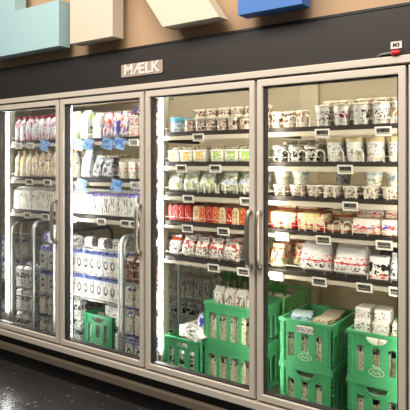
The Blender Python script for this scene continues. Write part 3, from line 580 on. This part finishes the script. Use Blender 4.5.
# ---------------------------------------------------------------- green crates
def ellipse(cx, cz, rx, rz, n=16, lower=False):
    if lower: return [(cx+rx*math.cos(math.pi+math.pi*k/n), cz+rz*math.sin(math.pi+math.pi*k/n)) for k in range(n+1)]
    return [(cx+rx*math.cos(2*math.pi*k/n), cz+rz*math.sin(2*math.pi*k/n)) for k in range(n)]
CH = .262
def crate(x, y, z, w, d, m, label, style='slots', logo=True, handle='arch', group='green plastic milk crates', cwhite=False):
    """x, y: left front corner"""
    t = tag(empty('milk_crate', (x+w/2, y+d/2, z)), label, 'crate', group)
    bm = new(); th = .006; H = CH-.004; iw = w/2-.030
    def rect(a, b, c, e_): return [(a, c), (b, c), (b, e_), (a, e_)]
    # short ends with three slots and an arched hand hole
    if style == 'slots':
        hs = [rect(-.105, -.068, .055, .190), rect(-.022, .018, .090, .185), rect(.062, .100, .055, .190)]
        hs.append(ellipse(0, .240, .055, .036, 12, True) if handle == 'arch' else rect(-.045, .045, .208, .236))
    else:
        hs = [rect(a, a+.058, .035, .200) for a in [-iw+.012+j*(2*iw-.02)/4 for j in range(4)]]
    for yy, dy in ((-d/2+.004, th), (d/2-.004-th, th)):
        poly_holes(bm, rect(-iw, iw, .004, H), hs, th, lambda u, v, q, yy=yy: (u, yy+q, v))
    # long sides
    il = d/2-.030
    ls = [rect(-il+.02+j*(2*il)/5, -il+.02+j*(2*il)/5+.03, .05, .19) for j in range(5)]
    for xx in (-w/2+.004, w/2-.004-th):
        poly_holes(bm, rect(-il, il, .004, H), ls, th, lambda u, v, q, xx=xx: (xx+q, u, v))
    box(bm, -w/2+.004, w/2-.004, -d/2+.004, d/2-.004, .002, .010)
    obj('crate_shell', bm, m, t)
    # ribbed corner posts
    for sx in (-1, 1):
        for sy in (-1, 1):
            bm = new(); a, b = sorted((sx*w/2, sx*(w/2-.036))); c, e_ = sorted((sy*d/2, sy*(d/2-.036)))
            cx_, cy_ = sx*(w/2-.036), sy*(d/2-.036)
            box(bm, *sorted((cx_, sx*(w/2-.003))), *sorted((sy*(d/2-.003), sy*(d/2-.009))), 0, H)
            box(bm, *sorted((sx*(w/2-.003), sx*(w/2-.009))), *sorted((cy_, sy*(d/2-.003))), 0, H)
            for j in range(8):
                zz = .012+j*.031
                box(bm, *sorted((cx_, sx*w/2)), *sorted((sy*d/2, sy*(d/2-.006))), zz, zz+.005)
                box(bm, *sorted((sx*w/2, sx*(w/2-.006))), *sorted((cy_, sy*d/2)), zz, zz+.005)
            obj('corner_post', bm, m, t)
    # rim and base bands
    for nm, z0, z1, o_ in (('rim', CH-.016, CH, .0), ('base_band', 0, .022, .001)):
        bm = new(); poly_holes(bm, rect(-w/2+o_, w/2-o_, -d/2+o_, d/2-o_), [rect(-w/2+.012, w/2-.012, -d/2+.012, d/2-.012)], z1-z0, lambda u, v, q, z0=z0: (u, v, z0+q)); obj(nm, bm, m, t)
    if style == 'slots':
        bm = new()
        for a, b in ((-iw-.001, -iw+.004), (iw-.004, iw+.001)): box(bm, a, b, -d/2-.001, -d/2+.006, .022, CH-.016)
        o1 = ellipse(0, .238, .061, .042, 12, True); o2 = ellipse(0, .240, .055, .036, 12, True)
        if handle == 'arch': poly_holes(bm, o1+list(reversed(o2)), [], .006, lambda u, v, q: (u, -d/2-.001+q, v))
        obj('raised_trim', bm, m, t)
    if logo:
        lx, lz = (0, .062) if style == 'slots' else (0, .10)
        g = empty('crate_logo', (lx, -d/2+.002, lz)); g.parent = t
        bm = new(); poly_holes(bm, ellipse(0, 0, .042, .022, 20), [ellipse(0, 0, .037, .0175, 20)], .002, lambda u, v, q: (u, q, v)); obj('oval', bm, M['print_pale'], g)
        text_mesh('lettering', 'Arla', .030, M['print_pale'], g, (0, .001, 0), ext=.0008, bold=.0004)
        bm = new()
        for k in range(5):
            a = math.radians(-50+25*k); tube(bm, [(.018*math.sin(a), .001, .021+.004*math.cos(a)), (.030*math.sin(a), .001, .024+.010*math.cos(a))], .0022, 4)
        obj('petals', bm, M['print_pale'], g)
    return t
def fill(x, y, z, w, d, key, nx, ny, where, yoff=.022, skip=()):
    P = PROTO[key]; s = (w-.036)/nx
    for j in range(ny):
        for i in range(nx):
            if (i, j) in skip: continue
            place(key, x+.018+s*(i+.5), y+yoff+P['d']/2+j*(P['d']+.002), z+.011, '%s, %s' % (['front', 'middle', 'back'][j]+' row', where), scale=(1, 1, .98))
CW, CD = .325, .40
ZC1, ZC2 = DZ, DZ+CH+.0005
# A: in front of the left half of the rightmost door
crate(.067, .15, ZC1, CW, CD, M['green'], 'bottom green crate of the front left stack behind the rightmost door')
fill(.067, .15, ZC1, CW, CD, 'crate', 4, 2, 'bottom crate, front-left stack, rightmost door')
a2 = crate(.067, .15, ZC2, CW, CD, M['green'], 'top green crate with paper slip and packs inside, rightmost door left stack', handle='slot')
bobj('paper_slip', M['card_white'], a2, -.05, .05, -CD/2-.0005, -CD/2+.002, .196, .234)
fill(.067, .15, ZC2, CW, CD, 'crate', 4, 2, 'top crate, front-left stack, rightmost door')
place('tealpack', .16, .27, ZC2+.244, 'lying in top crate, front-left stack', rz=.3); place('packflat', .30, .29, ZC2+.244, 'lying in top crate, front-left stack', rz=-.15); place('packflat', .29, .42, ZC2+.244, 'lying in top crate, front-left stack', rz=.1)
# B
crate(.469, .15, ZC1, CW, CD, M['green'], 'bottom green crate of the rightmost stack in the cooler')
fill(.469, .15, ZC1, CW, CD, 'crate', 4, 2, 'bottom crate, rightmost stack')
crate(.469, .15, ZC2, CW, CD, M['green'], 'top green crate with white cartons piled in it, rightmost stack in the cooler')
fill(.469, .15, ZC2, CW, CD, 'crate', 4, 2, 'top crate, rightmost stack')
for i, (x, z, dy) in enumerate(((.535, .243, 0), (.532, .306, .015), (.625, .243, .01), (.628, .306, .02), (.715, .243, .03))):
    place('whitebox', x, .27+dy, ZC2+z, 'piled above crate, rightmost stack', rz=math.radians(4*(i-1)))
# C: behind, seen at left edge of the rightmost door
crate(-.40, .56, ZC1, .30, CD, M['green3'], 'bottom olive green crate behind, at left edge of rightmost door', logo=False)
c2 = crate(-.40, .56, ZC2, .30, CD, M['green3'], 'top olive green crate behind, at left edge of rightmost door', logo=False)
fill(-.40, .56, ZC2, .30, CD, 'cratewhite', 3, 3, 'olive crate behind, rightmost door')
# D: front right of door 3
crate(-.503, .20, ZC1, .40, .30, M['green'], 'bottom green crate with tall openings, right stack behind third door', style='long', logo=False)
fill(-.503, .20, ZC1, .40, .30, 'crate', 5, 2, 'bottom crate, stack of third door')
crate(-.503, .20, ZC2, .40, .30, M['green'], 'top green crate with tall openings, right stack behind third door', style='long', logo=False)
fill(-.503, .20, ZC2, .40, .30, 'crate', 5, 1, 'top crate, stack of third door')
fill(-.503, .275, ZC2, .40, .30, 'lowwhite', 5, 1, 'top crate, second row, third door')
for i, (x, y) in enumerate(((-.455, .315), (-.37, .315), (-.285, .315), (-.20, .315))):
    place('cratewhite', x, y+.02, ZC2+.153, 'standing high in crate, third door', scale=(1.15, 1.0, .80), rz=.06*(i-1.5))
# E: single crate lower left of door 3
crate(-.80, .17, ZC1, .29, CD, M['green'], 'single green crate beside the lit upright, lower left of third door', handle='slot')
fill(-.80, .17, ZC1, .29, CD, 'cageblack', 3, 2, 'single crate, third door')
place('cratewhite', -.70, .26, ZC1+.262+.036, 'lying on crate, third door', rot=(math.radians(90), 0, math.radians(72)), scale=(1.2, 1.05, 1))
place('cratewhite', -.69, .36, ZC1+.262+.038, 'lying on crate, third door', rot=(math.radians(90), 0, math.radians(80)), scale=(1.2, 1.05, 1))
place('lilacbag', -.58, .32, ZC1+.265, 'standing on crate, third door', rz=.3, scale=(.9, .8, .75))
# F: single crate in door 2
crate(-1.675, .25, ZC1, .31, CD, M['green2'], 'single darker green crate standing low behind the second door', handle='arch')
fill(-1.675, .25, ZC1, .31, CD, 'cratewhite', 3, 2, 'single crate, second door', skip=((1, 0), ))
place('cratewhite', -1.47, .33, ZC1+.262+.04, 'lying on crate, second door', rot=(math.radians(90), 0, math.radians(76)), scale=(1.2, 1.05, 1))
place('lilacbag', -1.44, .43, ZC1+.264, 'standing on crate, second door', rz=.4, scale=(1, .7, .55))
# darker crates deep in the cooler
crate(-.98, 1.10, ZC1, .40, .30, M['green3'], 'lower dark crate deep in the cooler behind third door', style='long', logo=False)
crate(-.98, 1.10, ZC2, .40, .30, M['green3'], 'upper dark crate deep in the cooler behind third door', style='long', logo=False)

# ---------------------------------------------------------------- wire roll cages with milk
def cage(x0, x1, y0, y1, z0, z1, label, tiers, thick=.011, mleft='tube_grey', mright='tube_grey', front_wires=(), post_front=False, wx=.09):
    t = tag(empty('roll_cage', ((x0+x1)/2, (y0+y1)/2, z0)), label, 'roll cage', 'wire roll cages of milk'); cx, cy = (x0+x1)/2, (y0+y1)/2; R = .07
    for xx, mm in ((x0, mleft), (x1, mright)):
        pts = [(xx-cx, y0-cy, 0)]
        for k in range(6): a = math.pi/2*k/5; pts.append((xx-cx, y0-cy+R-R*math.cos(a), z1-z0-R+R*math.sin(a)))
        for k in range(6): a = math.pi/2*k/5; pts.append((xx-cx, y1-cy-R+R*math.sin(a), z1-z0-R+R*math.cos(a)))
        pts.append((xx-cx, y1-cy, 0)); bm = new(); tube(bm, pts, thick, 8); sf = obj('side_frame', bm, M[mm], t, smooth=True)
        bm = new(); zz = .10
        while zz < z1-z0-.06: tube(bm, [(xx-cx, y0-cy, zz), (xx-cx, y1-cy, zz)], .0025, 5); zz += .10
        for k in range(1, 5): yy = y0-cy+(y1-y0)*k/5; tube(bm, [(xx-cx, yy, .02), (xx-cx, yy, z1-z0-.01)], .0025, 5)
        obj('side_mesh', bm, M['wire'], sf)
    for zt in tiers:
        bm = new(); n = max(3, int((x1-x0)/.06))
        box(bm, x0-cx, x1-cx, y0-cy+.005, y0-cy+.013, zt-z0-.012, zt-z0-.002); box(bm, x0-cx, x1-cx, y1-cy-.013, y1-cy-.005, zt-z0-.012, zt-z0-.002)
        for k in range(1, n): xx = x0-cx+(x1-x0)*k/n; tube(bm, [(xx, y0-cy+.006, zt-z0-.005), (xx, y1-cy-.006, zt-z0-.005)], .003, 5)
        obj('wire_tier', bm, M['wire'], t)
    bm = new(); zz = .06
    while zz < z1-z0-.03: tube(bm, [(x0-cx, y1-cy, zz), (x1-cx, y1-cy, zz)], .0025, 5); zz += .08
    obj('back_mesh', bm, M['wire'], t)
    if front_wires:
        bm = new()
        for z in front_wires: tube(bm, [(x0-cx, y0-cy-.004, z-z0), (x1-cx, y0-cy-.004, z-z0)], .003, 5)
        n = int((x1-x0)/wx)
        for k in range(1, n): xx = x0-cx+(x1-x0)*k/n; tube(bm, [(xx, y0-cy-.004, min(front_wires)-z0), (xx, y0-cy-.004, max(front_wires)-z0)], .0022, 5)
        obj('front_gate', bm, M['wire'], t)
    return t
def milk(x0, x1, y, zs, key, where, rows=1):
    P = PROTO[key]; n = int((x1-x0)/P['w']+.01); s = (x1-x0)/n
    for zi, z in enumerate(zs):
        for r in range(rows):
            for i in range(n):
                place(key, x0+s*(i+.5), y+P['d']/2+r*.074, z, '%s%s' % (where[zi] if isinstance(where, list) else where, '' if r == 0 else ', behind'), rz=random.uniform(-.04, .04))
T = [.192, .383, .574, .765]
cage(-1.835, -1.215, .215, .72, DZ, 1.06, 'wide dark-tubed wire cage of milk behind the second door', [.574, .765, .955], .012, 'tube_dark', 'tube_grey', front_wires=(.60, .68, .79, .87, .97))
milk(-1.815, -1.24, .235, T[2:], 'cagemilk', ['lower tier, wide cage, second door', 'upper tier, wide cage, second door'], 2)
milk(-1.82, -1.68, .25, T[:2], 'cageblack', ['bottom tier, beside crate, second door', 'second tier, beside crate, second door'], 1)
milk(-1.36, -1.24, .25, T[:2], 'cageblue', ['bottom tier, right of crate, second door', 'second tier, right of crate, second door'], 1)
for i in range(4): place('lowwhite', -1.80+.15*i, .30, .958, 'lying on wide cage, second door', rz=.3*(i % 2), scale=(1, 1, .55))
cage(-1.19, -.875, .15, .42, DZ, 1.08, 'narrow wire cage with brown and cream cartons, right side of second door', [.383, .574, .765], .013, front_wires=(.36, .42, .55, .61, .74, .80, .86), wx=.06)
milk(-1.17, -.895, .17, T[:1], 'cagemilk', ['bottom tier, narrow cage, second door'], 1)
milk(-1.17, -.895, .17, T[1:2], 'cageblue', ['second tier, narrow cage, second door'], 1)
milk(-1.17, -.895, .17, T[2:3], 'cageblue', ['third tier, narrow cage, second door'], 1)
milk(-1.17, -.895, .17, T[3:], 'cagebrown', ['top tier, narrow cage, second door'], 1)
cage(-2.150, -1.900, .15, .60, DZ, 1.13, 'wire cage with pale tube frame, right side of leftmost door', [.383, .574, .765], .015, front_wires=(), wx=.07)
milk(-2.115, -1.905, .17, T[:1], 'cageblue', ['bottom tier, right cage, leftmost door'], 2)
milk(-2.115, -1.905, .17, T[1:2], 'cageblue', ['second tier, right cage, leftmost door'], 2)
milk(-2.115, -1.905, .17, T[2:], 'cagemilk', ['third tier, right cage, leftmost door', 'top tier, right cage, leftmost door'], 2)
place('lilacbag', -2.05, .23, .955, 'on right cage, leftmost door', scale=(1, .9, .5)); place('lilacbag', -1.96, .24, .955, 'on right cage, leftmost door', scale=(.8, .9, .45))
cage(-2.45, -2.185, .17, .60, DZ, 1.10, 'half-empty wire cage beside the lit upright, left side of leftmost door', [.383, .574, .765], .009, front_wires=(.77, .85, .93, 1.02), wx=.11)
milk(-2.435, -2.18, .19, T[:1], 'cageblack', ['bottom tier, left cage, leftmost door'], 2)
milk(-2.435, -2.18, .19, T[1:3], 'cageblack', ['second tier, left cage, leftmost door', 'third tier, left cage, leftmost door'], 2)
crate(-2.44, .62, .80, .30, .40, M['green2'], 'dark green crate raised behind the half-empty cage, leftmost door', logo=False) if False else None
# cage with tilted cartons behind the single crate of door 3
cage(-1.17, -.72, .60, 1.0, DZ, 1.05, 'wire cage of tilted cartons behind the single crate, third door', [.574, .765], .009, front_wires=(.62, .72, .82, .92), wx=.08)
for i in range(4): place('cratewhite', -1.09+.10*i, .69, .775, 'upper tier, tilted cage, third door', rot=(0, math.radians(-9), 0))
for i in range(4): place('cratewhite', -1.09+.10*i, .80, .775, 'back upper tier, tilted cage, third door', rot=(0, math.radians(-7), 0))
for r_ in range(2):
    for i in range(5): place('cratewhite', -1.12+.08*i, .69+.09*r_, .577, scale=(1, 1, .78), where='%s lower tier, tilted cage, third door' % ('front', 'back')[r_])
    for i in range(5): place('cageblack', -1.12+.08*i, .69+.09*r_, .383, '%s middle tier, tilted cage, third door' % ('front', 'back')[r_])
for i in range(5): place('cageblack', -1.12+.08*i, .69, .192, 'bottom tier, tilted cage, third door')
# stock of the next bay, glimpsed past the far left upright
cage(-2.86, -2.52, .30, .74, DZ, 1.10, 'wire cage of cartons at the extreme left edge, beyond the lit upright', [.574, .765], .010)
milk(-2.84, -2.54, .32, T[:1], 'cageblack', ['bottom tier, extreme left cage'], 1)
milk(-2.84, -2.54, .32, T[2:], 'cagemilk', ['middle tier, extreme left cage', 'top tier, extreme left cage'], 1)

# small scraps on the deck
for x, y, lab in ((-1.62, .13, 'crumpled white paper scrap on the cooler deck, second door'), (-.25, .13, 'crumpled white paper scrap on the cooler deck, third door')):
    bm = new(); bmesh.ops.create_grid(bm, x_segments=8, y_segments=4, size=.5)
    for v in bm.verts: v.co.x *= .11; v.co.y *= .05; v.co.z = .008+.008*math.sin(v.co.x*90)+random.uniform(0, .004)
    bmesh.ops.solidify(bm, geom=bm.faces[:], thickness=.0015)
    tag(obj('paper_scrap', bm, M['white'], loc=(x, y, DZ)), lab, 'paper')
for k, P in PROTO.items():
    if k not in USED:
        for ch in list(P['o'].children): bpy.data.objects.remove(ch)
        bpy.data.objects.remove(P['o'])
